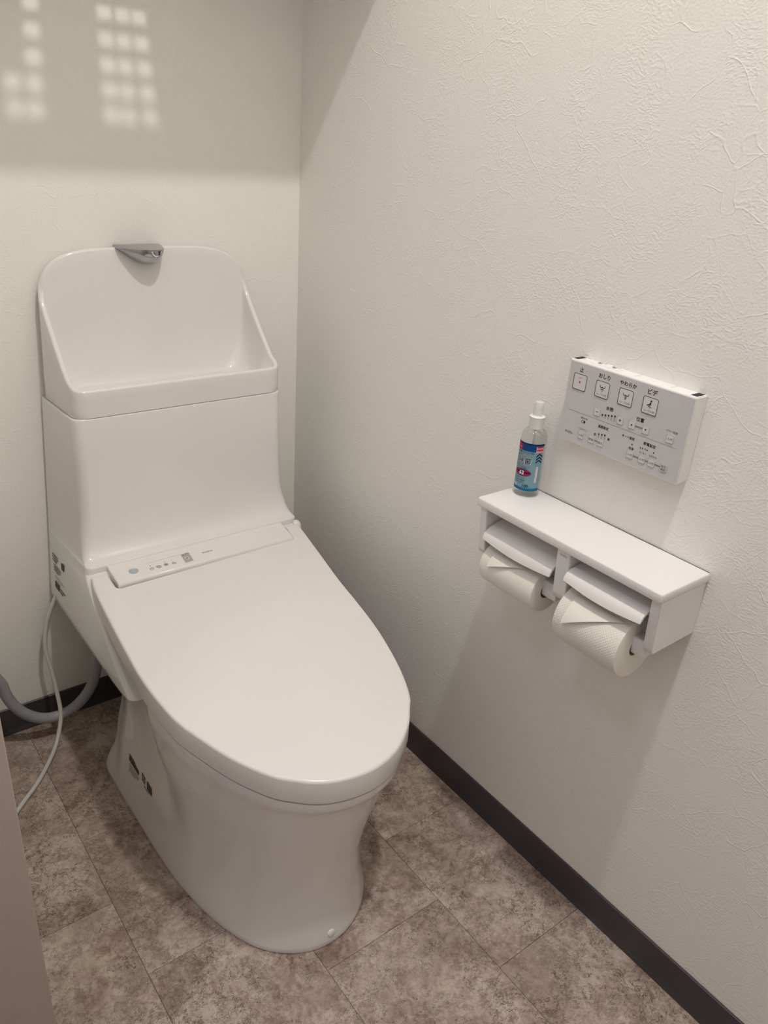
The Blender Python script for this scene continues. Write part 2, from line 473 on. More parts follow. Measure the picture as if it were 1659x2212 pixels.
DY0, DY1, DZ = -0.66, -1.62, 2.02
wl = [(XL, 0, -.01), (XL, DY0, -.01), (XL, DY0, DZ), (XL, DY1, DZ), (XL, DY1, -.01), (XL, FY, -.01), (XL, FY, CH), (XL, 0, CH)]
wall('wall_left', wl, (1, 0, 0), 0.10, PLAINW)
box('ceiling', HX - .08, .08, FY - .08, .08, CH, CH + .05, CEIL, kind='structure')
# painted door jambs and head
box('trim_1', XL - .115, XL, -0.7035, DY0, 0.0, DZ - .0, JAMB, bev=.0025, kind='structure')
box('trim_2', XL - .115, XL, DY1, DY1 + .04, 0.0, DZ - .0, JAMB, bev=.0025, kind='structure')
box('trim_3', XL - .115, XL, DY1, DY0, DZ, DZ + .04, JAMB, bev=.0025, kind='structure')

# skirting: a soft vinyl strip with a small toe
def skirting(name, p0, p1, nrm):
    prof = [(0, .060), (.0020, .0600), (.0034, .0590), (.0036, .012), (.0046, .006), (.0075, .0012), (.0075, 0), (0, 0)]
    p0 = Vector(p0); p1 = Vector(p1); n = Vector(nrm)
    rings = [[q + n * a + Vector((0, 0, b)) for a, b in prof] for q in (p0, p1)]
    V, F = loft(rings); mesh(name, V, F, BASE, kind='structure', smooth=True, angle=35)
skirting('baseboard_right', (0, 0, 0), (0, FY, 0), (-1, 0, 0))
skirting('baseboard_back', (XL, 0, 0), (-.0036, 0, 0), (0, -1, 0))
skirting('baseboard_left', (XL, DY0, 0), (XL, -.0036, 0), (1, 0, 0))

# floor: vinyl stone tiles laid in half bond, each tile an object of its own
floor = box('floor', HX - .08, .08, FY - .08, .08, -.05, -.0016, JOINT, kind='structure')
cols = [0.0, -.1894, -.4088, -.6297, -.8500, -1.0703, -1.2906, -1.5109, -1.7312, HX]
PITCH = .2904; G = .00025
_tiles = {}
for i in range(len(cols) - 1):
    xa, xb = cols[i + 1], cols[i]
    y = -.6378 + (0 if i % 2 == 0 else -.1452)
    y += PITCH * 4
    while y > FY - .3:
        ya, yb = max(y - PITCH, FY), min(y, 0.0)
        if yb - ya > .01:
            wx, wy = xb - xa, yb - ya; key = (round(wx, 4), round(wy, 4))
            if key not in _tiles:
                b = box_bm(-wx / 2 + G, wx / 2 - G, -wy / 2 + G, wy / 2 - G, -.0016, 0.0, 0)
                top = [e for e in b.edges if all(v.co.z > -.0005 for v in e.verts)]
                bmesh.ops.bevel(b, geom=top, offset=.0004, segments=1, affect='EDGES')
                me = bpy.data.meshes.new('floor_tile'); b.to_mesh(me); b.free(); me.materials.append(TILE); _tiles[key] = me
            put('floor_tile', _tiles[key], floor, loc=((xa + xb) / 2, (ya + yb) / 2, 0))
        y -= PITCH

# unseen shelf fixed above the cistern (its edge and grid openings throw the shade on the back wall)
SZ, SD, ST = 1.436, 0.30, 0.004
def shelf():
    ys = set([0.0, -SD]); xs = set([XL, -0.0]); holes = []
    zs = [1.137 + .0353 * k for k in range(8)]
    def at(x, z, h):   # where the ray from the lamp to the wall point (x,0,z) crosses the shelf
        t = (LIGHT.z - h) / (LIGHT.z - z); return LIGHT.x + (x - LIGHT.x) * t, LIGHT.y + (0 - LIGHT.y) * t
    hs = .0098
    b = bmesh.new()
    cells = []
    for k, z in enumerate(zs):
        for x in (-.357, -.3285 + .0 * k, -.2925 - .0024 * k): cells.append(at(x, z, SZ + ST / 2))
        cells.append(at(-.4745 + .0022 * k, z, SZ + ST / 2))
        if k < 2: cells.append(at(-.504, z, SZ + ST / 2))
    # sheet cut on a grid whose lines follow every opening
    rows = {}
    for x, y in cells: rows.setdefault(round(y, 4), []).append(x)
    V, F = [], []
    def quad(x0, x1, y0, y1):
        n = len(V); V.extend([(x0, y0), (x1, y0), (x1, y1), (x0, y1)]); F.append((n, n + 1, n + 2, n + 3))
    yc = sorted(rows); cur = -SD
    hy = .0090
    for y in yc:
        if y - hy > cur: quad(XL, -.0002, cur, y - hy)
        x = XL
        for hx in sorted(rows[y]):
            quad(x, hx - hs, y - hy, y + hy); x = hx + hs
        quad(x, -.0002, y - hy, y + hy); cur = y + hy
    quad(XL, -.0002, cur, 0)
    VV = []; FF = []
    for f in F:
        (x0, y0), (x1, y1) = V[f[0]], V[f[2]]
        n = len(VV)
        VV += [(x0, y0, SZ), (x1, y0, SZ), (x1, y1, SZ), (x0, y1, SZ), (x0, y0, SZ + ST), (x1, y0, SZ + ST), (x1, y1, SZ + ST), (x0, y1, SZ + ST)]
        FF += [(n, n + 1, n + 2, n + 3), (n + 4, n + 5, n + 6, n + 7), (n, n + 1, n + 5, n + 4), (n + 1, n + 2, n + 6, n + 5), (n + 2, n + 3, n + 7, n + 6), (n + 3, n, n + 4, n + 7)]
    o = mesh('upper_shelf', VV, FF, LAM, kind='structure')
shelf()

# ceiling downlight
cl = thing('ceiling_light', 'small round recessed downlight in the white ceiling above the toilet', 'light', (LIGHT.x, LIGHT.y, CH))
lathe('trim_ring', [(.044, -.001), (.060, -.001), (.062, -.006), (.060, -.010), (.046, -.012), (.044, -.010), (.044, -.001)], (LIGHT.x, LIGHT.y, CH), PLM, cl, caps=False)

# ---------------------------------------------------------------- toilet
toilet = thing('toilet', 'white glossy one-piece toilet with closed lid and hand-washing cistern', 'toilet', (-.37, -.45, 0))
CX = -.319
def zl(y): return .405 + .08 * (y + .45)      # lid top plane
def lid_poly():
    L = [(-.526, -.2020), (-.533, -.24), (-.5405, -.324), (-.5465, -.411), (-.5495, -.475), (-.5475, -.53), (-.5415, -.581), (-.530, -.620), (-.507, -.681), (-.478, -.731), (-.457, -.752), (-.436, -.769), (-.41, -.7815), (-.38, -.7885), (-.346, -.7895),
         (-.303, -.777), (-.263, -.749), (-.239, -.722), (-.222, -.700), (-.197, -.642), (-.173, -.558), (-.159, -.480), (-.148, -.401), (-.131, -.308), (-.118, -.235), (-.111, -.1965)]
    return L
# --- pedestal and bowl: rings from the floor outline up to the underside of the lid
def pedestal():
    FL = [(-.520, -.172), (-.535, -.20), (-.537, -.26), (-.536, -.34), (-.535, -.434), (-.531, -.509), (-.5225, -.568), (-.5115, -.615), (-.4975, -.655), (-.480, -.690), (-.456, -.718), (-.425, -.739), (-.390, -.749), (-.35, -.746),
          (-.312, -.728), (-.281, -.699), (-.258, -.66), (-.241, -.61), (-.228, -.55), (-.221, -.48), (-.218, -.40), (-.218, -.30), (-.218, -.20), (-.232, -.172)]
    TL = lid_poly(); TL = [(-.505, -.186)] + TL + [(-.132, -.182)]
    N = 220
    Fp = [Vector((p[0], p[1])) for p in catmull([(a, b, 0) for a, b in FL], N)]
    Tp = [Vector((p[0], p[1])) for p in catmull([(a, b, 0) for a, b in TL], N)]
    def ss(a, b, x): t = min(max((x - a) / (b - a), 0), 1); return t * t * (3 - 2 * t)
    Tin = inset(Tp, .0022)
    zs = [0, .004, .012, .03, .05, .08, .11, .14, .17, .20, .23, .26, .285, .305, .32, .333, .345, .355, .362]
    wk = [(0, 0), (.08, 0.0), (.14, .06), (.20, .22), (.25, .42), (.285, .60), (.305, .72), (.325, .86), (.338, .95), (.348, .99), (.36, 1.0), (.4, 1.0)]
    ins = [(0, .0015), (.004, 0.0), (.012, .001), (.03, .005), (.08, .0120), (.14, .0125), (.2, .009), (.25, .004), (.29, .002), (.33, 0), (.4, 0)]
    def ip(T, z):
        for (a, x), (b, y) in zip(T[:-1], T[1:]):
            if z <= b: return x + (y - x) * (z - a) / (b - a)
        return T[-1][1]
    rings = []
    for z in zs:
        wt = ip(wk, z); base = [Fp[k].lerp(Tin[k], wt) for k in range(N)]
        base = inset(base, ip(ins, z)); ring = []
        for k, q in enumerate(base):
            zz = z
            if z > .30: zz = z + (zl(q.y) - .405) * ss(.30, .362, z)
            d = ss(.09, .20, z) * (.014 * ss(-.545 + .20 * ss(.1, .36, z) * .35, -.47 + .05 * ss(.1, .36, z), q.y)) + .013 * ss(-.27, -.20, q.y) * ss(.014, .055, z) + .008 * ss(-.42, -.26, q.y) * ss(.03, .17, z)
            d += .014 * ss(.17, .30, z) * ss(-.49, -.455, q.y)
            sgn = 1 if q.x < -.37 else -1
            if abs(q.x + .37) < .05: sgn = 0
            ring.append(Vector((q.x + sgn * d, q.y, zz)))
        rings.append(ring)
    V, F = loft(rings)
    return mesh('pedestal', V, F, CER, toilet, smooth=True, angle=50)
ped = pedestal()

# --- lid: closed cover with a skirt, notched at the back round the control panel
PX0, PX1, PYF = -.4955, -.1538, -.2500
def lid():
    L = [Vector((p[0], p[1])) for p in catmull([(a, b, 0) for a, b in lid_poly()], 120)]
    notch = round_poly([(-.526, -.2020), (PX0 - .0018, -.2005), (PX0 - .0030, PYF - .0018), (PX1 + .0030, PYF - .0018 + .006), (PX1 + .0130, -.1950), (-.111, -.1965)], [0, .006, .008, .006, .004, 0], 5)
    P = L + list(reversed(notch))[1:-1]
    # drop doubled points
    Q = [P[0]]
    for q in P[1:]:
        if (q - Q[-1]).length > 6e-4: Q.append(q)
    if (Q[0] - Q[-1]).length < 6e-4: Q.pop()
    r = .0045; H = .0395; rings = []
    def ring(ins_, dz): return [Vector((q.x, q.y, zl(q.y) + dz)) for q in (inset(Q, ins_) if ins_ else Q)]
    rings.append(ring(.004, -H)); rings.append(ring(.0006, -H + .0006)); rings.append(ring(0, -H + .003))
    for k in range(7):
        a = PI / 2 * k / 6; rings.append(ring(r * (1 - math.cos(a)), -r + r * math.sin(a)))
    V, F = loft(rings)
    o = mesh('lid', V, F, PLA, toilet, smooth=True, angle=35)
    return o
lid()
# --- cistern body: tall at the back, its lower flanks run forward along the bowl
def ring_rect(xLf, xLb, xRf, xRb, yF, yB, rf, rb, z, n=112):
    P = round_poly([(xLb, yB), (xLf, yF), (xRf, yF), (xRb, yB)], [rb, rf, rf, rb], 8)
    out = []
    for q in P: out.append(Vector((q.x, q.y, z)))
    return out
YB = -.004
def xb(z): return -.509 - (.862 - z) * .0675
def mir(x): return 2 * CX - x
rows = [(.2965, -.5455, -.330, .012), (.299, -.5465, -.345, .014), (.304, -.5470, -.395, .020), (.309, -.5465, -.412, .016), (.33, -.5455, -.372, .012), (.36, -.5425, -.312, .012), (.385, -.5385, -.264, .012), (.405, -.5350, -.226, .012),
        (.418, -.5315, -.204, .012), (.423, -.5295, -.1910, .010), (.4325, -.5275, -.1910, .010), (.4340, -.5270, -.1905, .010), (.4350, -.5265, -.1885, .010), (.4358, -.5261, -.1840, .010), (.4385, -.5252, -.1770, .011), (.4450, -.5238, -.1695, .013), (.4560, -.5218, -.1635, .014), (.472, -.5192, -.159, .016), (.49, -.5170, -.156, .018), (.52, -.5148, -.1545, .018), (.56, -.5133, -.154, .018), (.60, -.5128, -.154, .018), (.684, -.5122, -.1535, .018), (.6868, -.5118, -.1531, .018), (.6878, -.5108, -.152, .018)]
rings = []
for z, xl, yf, rf in rows:
    B = min(xb(z), xl - .0003)
    xr, xrb = (mir(xl), mir(B)) if z > .43 else ((min(mir(xl), -.116), -.110) if z > .40 else (-.134, -.128))
    rings.append(ring_rect(xl, B, xr, xrb, yf, YB, rf, .006, z))
V, F = loft(rings)
tank = mesh('cistern_body', V, F, CER, toilet, smooth=True, angle=45)

# --- hand basin: sloping rim high at the back, hollow inside
def basin():
    half = [(-.32, -.1555, .7355), (-.40, -.1555, .7355), (-.478, -.1555, .7355), (-.494, -.1545, .7358), (-.5045, -.1490, .7375), (-.5095, -.1385, .743), (-.5102, -.120, .752), (-.5102, -.087, .785), (-.5100, -.055, .820), (-.5098, -.036, .842), (-.5095, -.022, .862), (-.5050, -.0125, .884), (-.491, -.0085, .906), (-.467, -.0075, .9225), (-.429, -.0070, .932), (-.374, -.0065, .9345), (-.32, -.0065, .935)]
    # even out the depth of the back edge
    A = catmull(half, 70)
    B = [Vector((mir(v.x) + .0015, v.y, v.z)) for v in reversed(A)][1:-1]
    R = A + B; n = len(R)
    xy = [Vector((v.x, v.y)) for v in R]
    bot = []
    for v in R:
        t = (v.y + .153) / .15; t = min(max(t, 0), 1); s = -1 if v.x < CX else 1
        e = .0085 * t if abs(v.x - CX) > .15 else 0
        bot.append(Vector((v.x + s * e, v.y + .0018, .6895)))
    def shrink(d, dz):
        q = inset(xy, d); return [Vector((q[k].x, q[k].y, R[k].z + dz)) for k in range(n)]
    rings = [[Vector((b.x - (.001 if b.x < CX else -.001) * -1, b.y, .6885)) for b in bot], bot]
    for f in (.25, .5, .75): rings.append([bot[k].lerp(R[k] + Vector((0, 0, -.004)), f) for k in range(n)])
    r = .0045
    for k in range(8):
        a = PI * k / 7; rings.append(shrink(r * (1 - math.cos(a)), -r + r * math.sin(a)))
    zb = .707
    q0 = inset(xy, .0092)
    hx, hy, rr = .168, .050, .044; pc = Vector((CX, -.088))
    rrp = round_poly([(pc.x, pc.y - hy), (pc.x - hx, pc.y - hy), (pc.x - hx, pc.y + hy), (pc.x + hx, pc.y + hy), (pc.x + hx, pc.y - hy)], [0, rr, rr, rr, rr], 10)
    tgt = resample2(rrp, n)
    for t in (.05, .12, .2, .3, .4, .5, .6, .7, .78, .85, .91, .96, .99, 1.0):
        e = t ** 2.4 * .75 + t * .25                   # stays near the wall, then turns in to the floor
        dz = 1 - (1 - min(t / 1.0, 1)) ** 1.35
        rings.append([Vector((q0[k].x + (tgt[k].x - q0[k].x) * e, q0[k].y + (tgt[k].y - q0[k].y) * e, (R[k].z - r) * (1 - dz) + zb * dz)) for k in range(n)])
    for f in (.8, .55, .3, .1): rings.append([Vector((pc.x + (tgt[k].x - pc.x) * f, pc.y + (tgt[k].y - pc.y) * f, zb - .0015 * (1 - f))) for k in range(n)])
    V, F = loft(rings, cap0=False)
    o = mesh('hand_basin', V, F, CER, toilet, smooth=True, angle=60)
    return o
bas = basin()
# drain of the basin
lathe('drain', [(.0, .0012), (.010, .0012), (.012, .0005), (.012, -.003)], (CX + .03, -.085, .7060), CHR, toilet, n=24, caps=False)

# --- chrome spout at the top of the basin
def spout():
    sec = [(-.3735, .016, .0016), (-.3695, .023, .0050), (-.360, .033, .0120), (-.349, .042, .0195), (-.338, .0485, .0260), (-.327, .052, .0295), (-.316, .0520, .0295), (-.307, .048, .0255), (-.300, .041, .0190), (-.2955, .033, .0120), (-.2925, .024, .0055)]
    sec = [tuple(v) for v in catmull(sec, 34)]
    rings = []
    for x, dep, dr in sec:
        y0 = -.0045; ring = []; ztop = .9370
        for k in range(17):       # scooped underside, from the wall forward to the top edge
            a = PI / 2 * k / 16
            ring.append(Vector((x, y0 - dep * math.sin(a) ** .8, ztop - .0022 - dr * math.cos(a) ** .9)))
        for k in range(1, 7): ring.append(Vector((x, y0 - dep * (1 - k / 6) * .985, ztop - .0022 + .0030 * math.sin(PI * k / 6 * .5))))
        rings.append(ring)
    V, F = loft(rings); o = mesh('faucet', V, F, CHR, toilet, smooth=True, angle=38)
    # water outlet: half-round mouth laid flat on the front, its inner shade painted dark
    t = BVHTree.FromPolygons([v.co.copy() for v in o.data.vertices], [tuple(p.vertices) for p in o.data.polygons])
    def onf(u, v, h=0):
        q = t.ray_cast(Vector((u, -.4, v)), Vector((0, 1, 0)))
        return Vector((u, (q[0].y if q[0] else -.05) - .0004 - h, v))
    cx, cz = -.3165, .9325
    pr = Print()
    def half(r, m, h, x0=0, x1=180):
        pr.poly([(cx + r * math.cos(math.radians(180 + a)), cz + r * .95 * math.sin(math.radians(180 + a))) for a in [x0 + (x1 - x0) * k / 14 for k in range(15)]], m, h)
    half(.0120, 0, 0); half(.0098, 1, .0003)
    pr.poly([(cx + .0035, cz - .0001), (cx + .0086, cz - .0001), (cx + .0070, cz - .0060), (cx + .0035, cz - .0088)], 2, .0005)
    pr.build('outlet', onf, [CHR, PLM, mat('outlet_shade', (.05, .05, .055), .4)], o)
    return o
fau = spout()

# --- control panel over the hinge
def zp(y): return .411 + .08 * (y + .45)
def panel():
    prof = [(-.1545, .458), (-.160, .4500), (-.168, .4420), (-.178, .4362), (-.187, zp(-.187) + .0007), (-.196, zp(-.196)), (-.225, zp(-.225)), (PYF + .0045, zp(PYF + .0045)), (PYF + .0018, zp(PYF) - .0002), (PYF + .0004, zp(PYF) - .0018), (PYF, zp(PYF) - .0042), (PYF + .0012, zp(PYF) - .012), (-.20, .41), (-.1545, .44)]
    def xe(y, s):
        if y > -.189: return (-.4935 if s < 0 else -.1465)
        t = (y + .189) / (PYF + .189)
        return (-.4935 + (PX0 + .4935) * t) if s < 0 else (-.1465 + (PX1 - .0 + .1465) * t)
    rings = []
    for f in (0, .004, .5, .996, 1):
        rings.append([Vector((xe(y, -1) + (xe(y, 1) - xe(y, -1)) * f, y, z - (.0012 if f in (0, 1) else 0))) for y, z in prof])
    V, F = loft(rings); return mesh('control_panel', V, F, PLA, toilet, smooth=True, angle=40)
pan = panel()
lathe('sensor_lens', [(.0084, -.001), (.0084, .0006), (.0070, .0008), (.0066, .0014), (.0045, .0026), (.002, .0031), (0.0, .0032)], (-.4595, -.2240, zp(-.2240)), mat('pale_blue_lens', (.42, .47, .50), .15), toilet, n=28, caps=False)
def on_panel(u, v, h=0.0): return Vector((u + .0022, v + .0066, zp(v + .0066) + .00025 + h))
pr = Print()
pr.stroke([(-.4372, -.2189), (-.3690, -.2172)], .0006, 2)
# indicator symbols
def sym(x, y, r=.0038):
    return x, y, r
x, y, r = sym(-.4315, -.2379); pr.arc(x, y, r * .8, 125, 415, .0007, 0); pr.stroke([(x, y + r * .2), (x, y + r * 1.1)], .0008, 0)
x, y, r = sym(-.4185, -.2374); pr.arc(x, y, r, 0, 360, .0007, 0, n=16); pr.arc(x, y, r * .45, 0, 360, .0007, 0); pr.stroke([(x - r * 1.2, y + r * .7), (x - r * .5, y + r * .7)], .0008, 0)
x, y, r = sym(-.4049, -.2367, .0034); pr.disc(x, y, r, m=1); pr.arc(x, y, r, 0, 360, .0006, 0, n=16); pr.stroke([(x - .0012, y - .001), (x + .0015, y + .0014)], .0010, 0)
x, y, r = sym(-.3916, -.2376); pr.stroke([(x - .0028, y - .0022), (x, y + .0032), (x + .0018, y + .0002), (x + .0005, y - .0025), (x - .0028, y - .0022)], .0007, 0); pr.poly([(x + .0012, y - .0028), (x + .0040, y - .0028), (x + .0040, y - .0002)], 0)
for i, (x, y) in enumerate([(-.4309, -.2285), (-.4177, -.2276), (-.4043, -.2279), (-.3914, -.2273)]):
    pr.rect(x - .0010, y - .0006, x + .0010, y + .0006, 3 if i in (1, 3) else 0)
g = round_poly([(-.3697, -.2185), (-.3730, -.2469), (-.3569, -.2462), (-.3539, -.2173)], [.0006, .0006, .002, .002], 4)
pr.build('panel_print', on_panel, [INK, LGREY, LWHITE0, GREEN, GREY], toilet)
pr = Print(); pr.poly(list(reversed(g)), 1)
pr.disc(-.3645, -.2340, .0040, .0048, 2, .0001); pr.arc(-.3645, -.2340, .0018, 20, 330, .0008, 0, .0002); pr.stroke([(-.3662, -.2365), (-.3622, -.2330)], .0008, 0, .0002)
pr.text('大', -.3665, -.2232, .0050, 0, .0001); pr.text('小', -.3605, -.2215, .0050, 0, .0001)
pr.build('touch_key', on_panel, [INK, LGREY, LWHITE0, GREEN, GREY], toilet)
pr = Print(); pr.wordmark(-.3235, -.2308, .0205, 0); pr.build('maker_mark', on_panel, [GREY], toilet)

# --- hinge end cap seen past the right side, and a bolt cap low at the front
lathe('hinge_cap', [(.0, 0), (.012, 0), (.0135, .002), (.0135, .010), (.011, .015), (.006, .0175), (0, .018)], (-.119, -.188, .4135), PLM, toilet, n=24, caps=False, axis='X')
def surf(o, origin, direction):
    me = o.data; t = BVHTree.FromPolygons([v.co.copy() for v in me.vertices], [tuple(p.vertices) for p in me.polygons])
    return t.ray_cast(Vector(origin), Vector(direction))
# (meshes are written in world space, so mesh coordinates are world coordinates)
hit = surf(ped, (-.379, -1.2, .021), (0, 1, 0))
if hit[0]:
    n = hit[1].normalized(); s = n.cross(Vector((0, 0, 1))).normalized(); up = s.cross(n)
    rings = []
    for r, h in ((.0064, -.002), (.0064, .0008), (.0058, .0016), (.0035, .0022), (.0004, .0024)):
        rings.append([hit[0] + n * h + (s * math.cos(a) + up * math.sin(a)) * r for a in [2 * PI * k / 24 for k in range(24)]])
    V, F = loft(rings); mesh('bolt_cap', V, F, PLM, toilet, smooth=True)

# --- printed stickers on the left flank of the cistern and of the pedestal
def flank_print(name, src, pr, mats, label):
    me = src.data; t = BVHTree.FromPolygons([v.co.copy() for v in me.vertices], [tuple(p.vertices) for p in me.polygons])
    def fn(y, z, h=0):
        q = t.ray_cast(Vector((-1.2, y, z)), Vector((1, 0, 0)))
        return Vector(((q[0].x if q[0] else -.53) - .0006 - h, y, z))
    o = mesh(name, [fn(*v) for v in pr.V], pr.F, mats, toilet, idx=pr.I, fix=False); o['label'] = label
def lines(pr, y0, z0, y1, n, dz, th, m=0, gap=.3):
    # rows of small unreadable type, set as short words
    for k in range(n):
        y = y0
        while abs(y - y0) < abs(y1 - y0) * (1 if k < n - 1 else .6):
            wd = random.uniform(.003, .008); pr.rect(y, z0 - k * dz - th, y - wd, z0 - k * dz, m); y -= wd + .0016
pA = Print()
lines(pA, -.028, .396, -.056, 3, .0055, .0030); lines(pA, -.034, .376, -.070, 3, .0055, .0026); pA.rect(-.078, .384, -.092, .398, 0)
lines(pA, -.040, .354, -.090, 2, .006, .0014, 1); pA.rect(-.040, .330, -.066, .343, 0); lines(pA, -.070, .340, -.096, 2, .006, .0030, 0)
pB = Print()
pB.rect(-.300, .094, -.347, .104, 0); pB.rect(-.300, .1055, -.330, .108, 0); lines(pB, -.302, .088, -.345, 3, .006, .0024, 1)
lines(pB, -.362, .113, -.380, 3, .006, .0036, 0); pB.rect(-.386, .096, -.408, .114, 0); lines(pB, -.372, .093, -.412, 1, .005, .0025, 0)

# ---------------------------------------------------------------- cord and hose
cord = tube('power_cord', [(-.533, -.050, .325), (-.5425, -.034, .309), (-.556, -.030, .280), (-.5693, -.030, .2452), (-.5779, -.035, .1975), (-.5743, -.045, .1473), (-.5723, -.055, .0965), (-.5735, -.067, .0576), (-.585, -.083, .0285), (-.603, -.107, .0105), (-.632, -.145, .0048), (-.6611, -.1799, .0045), (-.6975, -.216, .0045), (-.735, -.262, .0045), (-.752, -.32, .0045)], .0042, CORD)
tag(cord, 'thin pale grey power cord hanging from the cistern to the floor', 'cord')
hose = tube('water_hose', [(-.7665, -.060, .250), (-.738, -.060, .247), (-.700, -.060, .226), (-.67, -.060, .1689), (-.6642, -.060, .1394), (-.6533, -.060, .1082), (-.6358, -.060, .080), (-.6124, -.060, .0591), (-.587, -.060, .0497), (-.5552, -.060, .0518), (-.5257, -.060, .0705), (-.5043, -.060, .0999), (-.4936, -.060, .1358), (-.4874, -.060, .173), (-.480, -.060, .24), (-.478, -.060, .303)], .0105, HOSE, n=14)
tag(hose, 'thick grey water hose looping low behind the toilet', 'hose')

# stickers need the finished flanks
flank_print('cistern_sticker', tank, pA, [INK, GREY], 'small dark printed notices on the cistern flank')
flank_print('pedestal_sticker', ped, pB, [INK, GREY], 'small dark printed notices on the pedestal flank')

# ---------------------------------------------------------------- paper holder
holder = thing('toilet_paper_holder', 'white double toilet paper holder with a shelf top on the right wall', 'paper holder', (0, -.83, .58))
def shelf_top():
    P = round_poly([(-.1023, -.6717), (-.1023, -.9892), (-.0003, -.9892), (-.0003, -.6717)], [.004, .004, .0004, .0004], 5)
    z1 = .6718; z0 = .6589; r = .0018; rings = []
    for d, z in ((r, z0), (r * .3, z0 + r * .3), (0, z0 + r), (0, z1 - r), (r * .3, z1 - r * .3), (r, z1)):
        q = inset([p.copy() for p in P], d) if d else P
        rings.append([Vector((a.x, a.y, z)) for a in q])
    V, F = loft(rings); mesh('shelf_board', V, F, LAM, holder, smooth=True, angle=50)
shelf_top()
def side_panel(name, y0, y1):
    prof = [(-.0003, .658), (-.0955, .658), (-.0945, .64), (-.0905, .590), (-.0885, .582), (-.086, .5795), (-.0003, .5815)]
    rings = [[Vector((x, y, z)) for x, z in prof] for y in (y0, y1)]
    V, F = loft(rings); o = mesh(name, V, F, LAM, holder)
    b = bmesh.new(); b.from_mesh(o.data); bmesh.ops.bevel(b, geom=b.edges[:], offset=.0009, segments=2, affect='EDGES'); b.to_mesh(o.data); b.free()
    o.data.polygons.foreach_set('use_smooth', [True] * len(o.data.polygons)); o.data.set_sharp_from_angle(angle=math.radians(40))
    return o
side_panel('side_panel', -.6745, -.688)
side_panel('side_panel', -.9735, -.9868)
side_panel('centre_panel', -.8235, -.8462)
box('back_plate', -.012, -.0003, -.973, -.689, .592, .6585, LAM, holder, bev=.001)
pr = Print(); pr.wordmark(.8345, .6495, .0118, 0)
pr.build('maker_mark', lambda u, v, h: Vector((-.0952 - .0003 + (.658 - v) * .055, -u, v)), [INK], holder)
ROLLS = [(-.0735, .5670, .0435, -.8520, -.9555), (-.0700, .5690, .0340, -.6945, -.7990)]
# spring arms that carry the rolls, with pegs reaching into the cores
for (cx, cz, rr, ya, yb), (pa, pb) in zip(ROLLS, ((-.8462, -.9735), (-.688, -.8235))):
    for yp, yr, sg in ((pa, ya, -1), (pb, yb, 1)):
        b = box_bm(cx - .010, cx + .012, min(yp, yr - sg * .0022 * -1) , max(yp, yr - sg * .0022 * -1), cz - .004, cz + .021, .0025, 2)
        bm_obj('roll_arm', b, PLM, holder, smooth=True, angle=40)
        L0 = yr + sg * .0015; L1 = yr + sg * -.010
        lathe('roll_peg', [(.0, 0), (.0082, 0), (.0082, L1 - L0), (.0, L1 - L0)], (cx, L0, cz + .003), PLM, holder, n=20, caps=False, axis='Y')
# cutter flaps
def flap(y0, y1, pts, bow):
    n = 14; rings = []
    for k in range(n + 1):
        t = k / n; y = y0 + (y1 - y0) * t; s = math.sin(PI * t); ring = []
        up = [Vector((x, y, z)) for x, z in pts]
        for i, v in enumerate(up):
            f = i / (len(up) - 1)
            v = v + Vector((-bow * .5 * s * f, 0, -bow * s * max(0, f - .6) / .4)); ring.append(v)
        low = [v + Vector((.0024, 0, -.0022)) for v in reversed(ring)]
        low[0] = ring[-1] + Vector((.0022, 0, .0004))
        rings.append(ring + low)
    V, F = loft(rings); o = mesh('cutter_flap', V, F, PLM, holder, smooth=True, angle=45)
    # serrated edge hanging just below the lip
    Vv = []; Ff = []; m = 40
    for k in range(m):
        def pt(t, dz):
            s = math.sin(PI * t); x, z = pts[-1]
            return (x - bow * .5 * s + .0006, y0 + (y1 - y0) * t, z - bow * s + dz)
        a = .02 + .96 * k / m; c = .02 + .96 * (k + 1) / m; b_ = len(Vv)
        Vv += [pt(a, .0006), pt(c, .0006), pt((a + c) / 2, -.0016)]; Ff.append((b_, b_ + 1, b_ + 2))
    mesh('cutter_teeth', Vv, Ff, LGREY, o, fix=False)
flap(-.8485, -.9715, [(-.022, .6405), (-.050, .6400), (-.080, .6380), (-.094, .6355), (-.1005, .6320), (-.1040, .6275), (-.1055, .6225)], .004)
flap(-.6905, -.8215, [(-.022, .6400), (-.050, .6375), (-.076, .6310), (-.090, .6260), (-.0965, .6215), (-.0995, .6165), (-.1005, .6115)], .004)

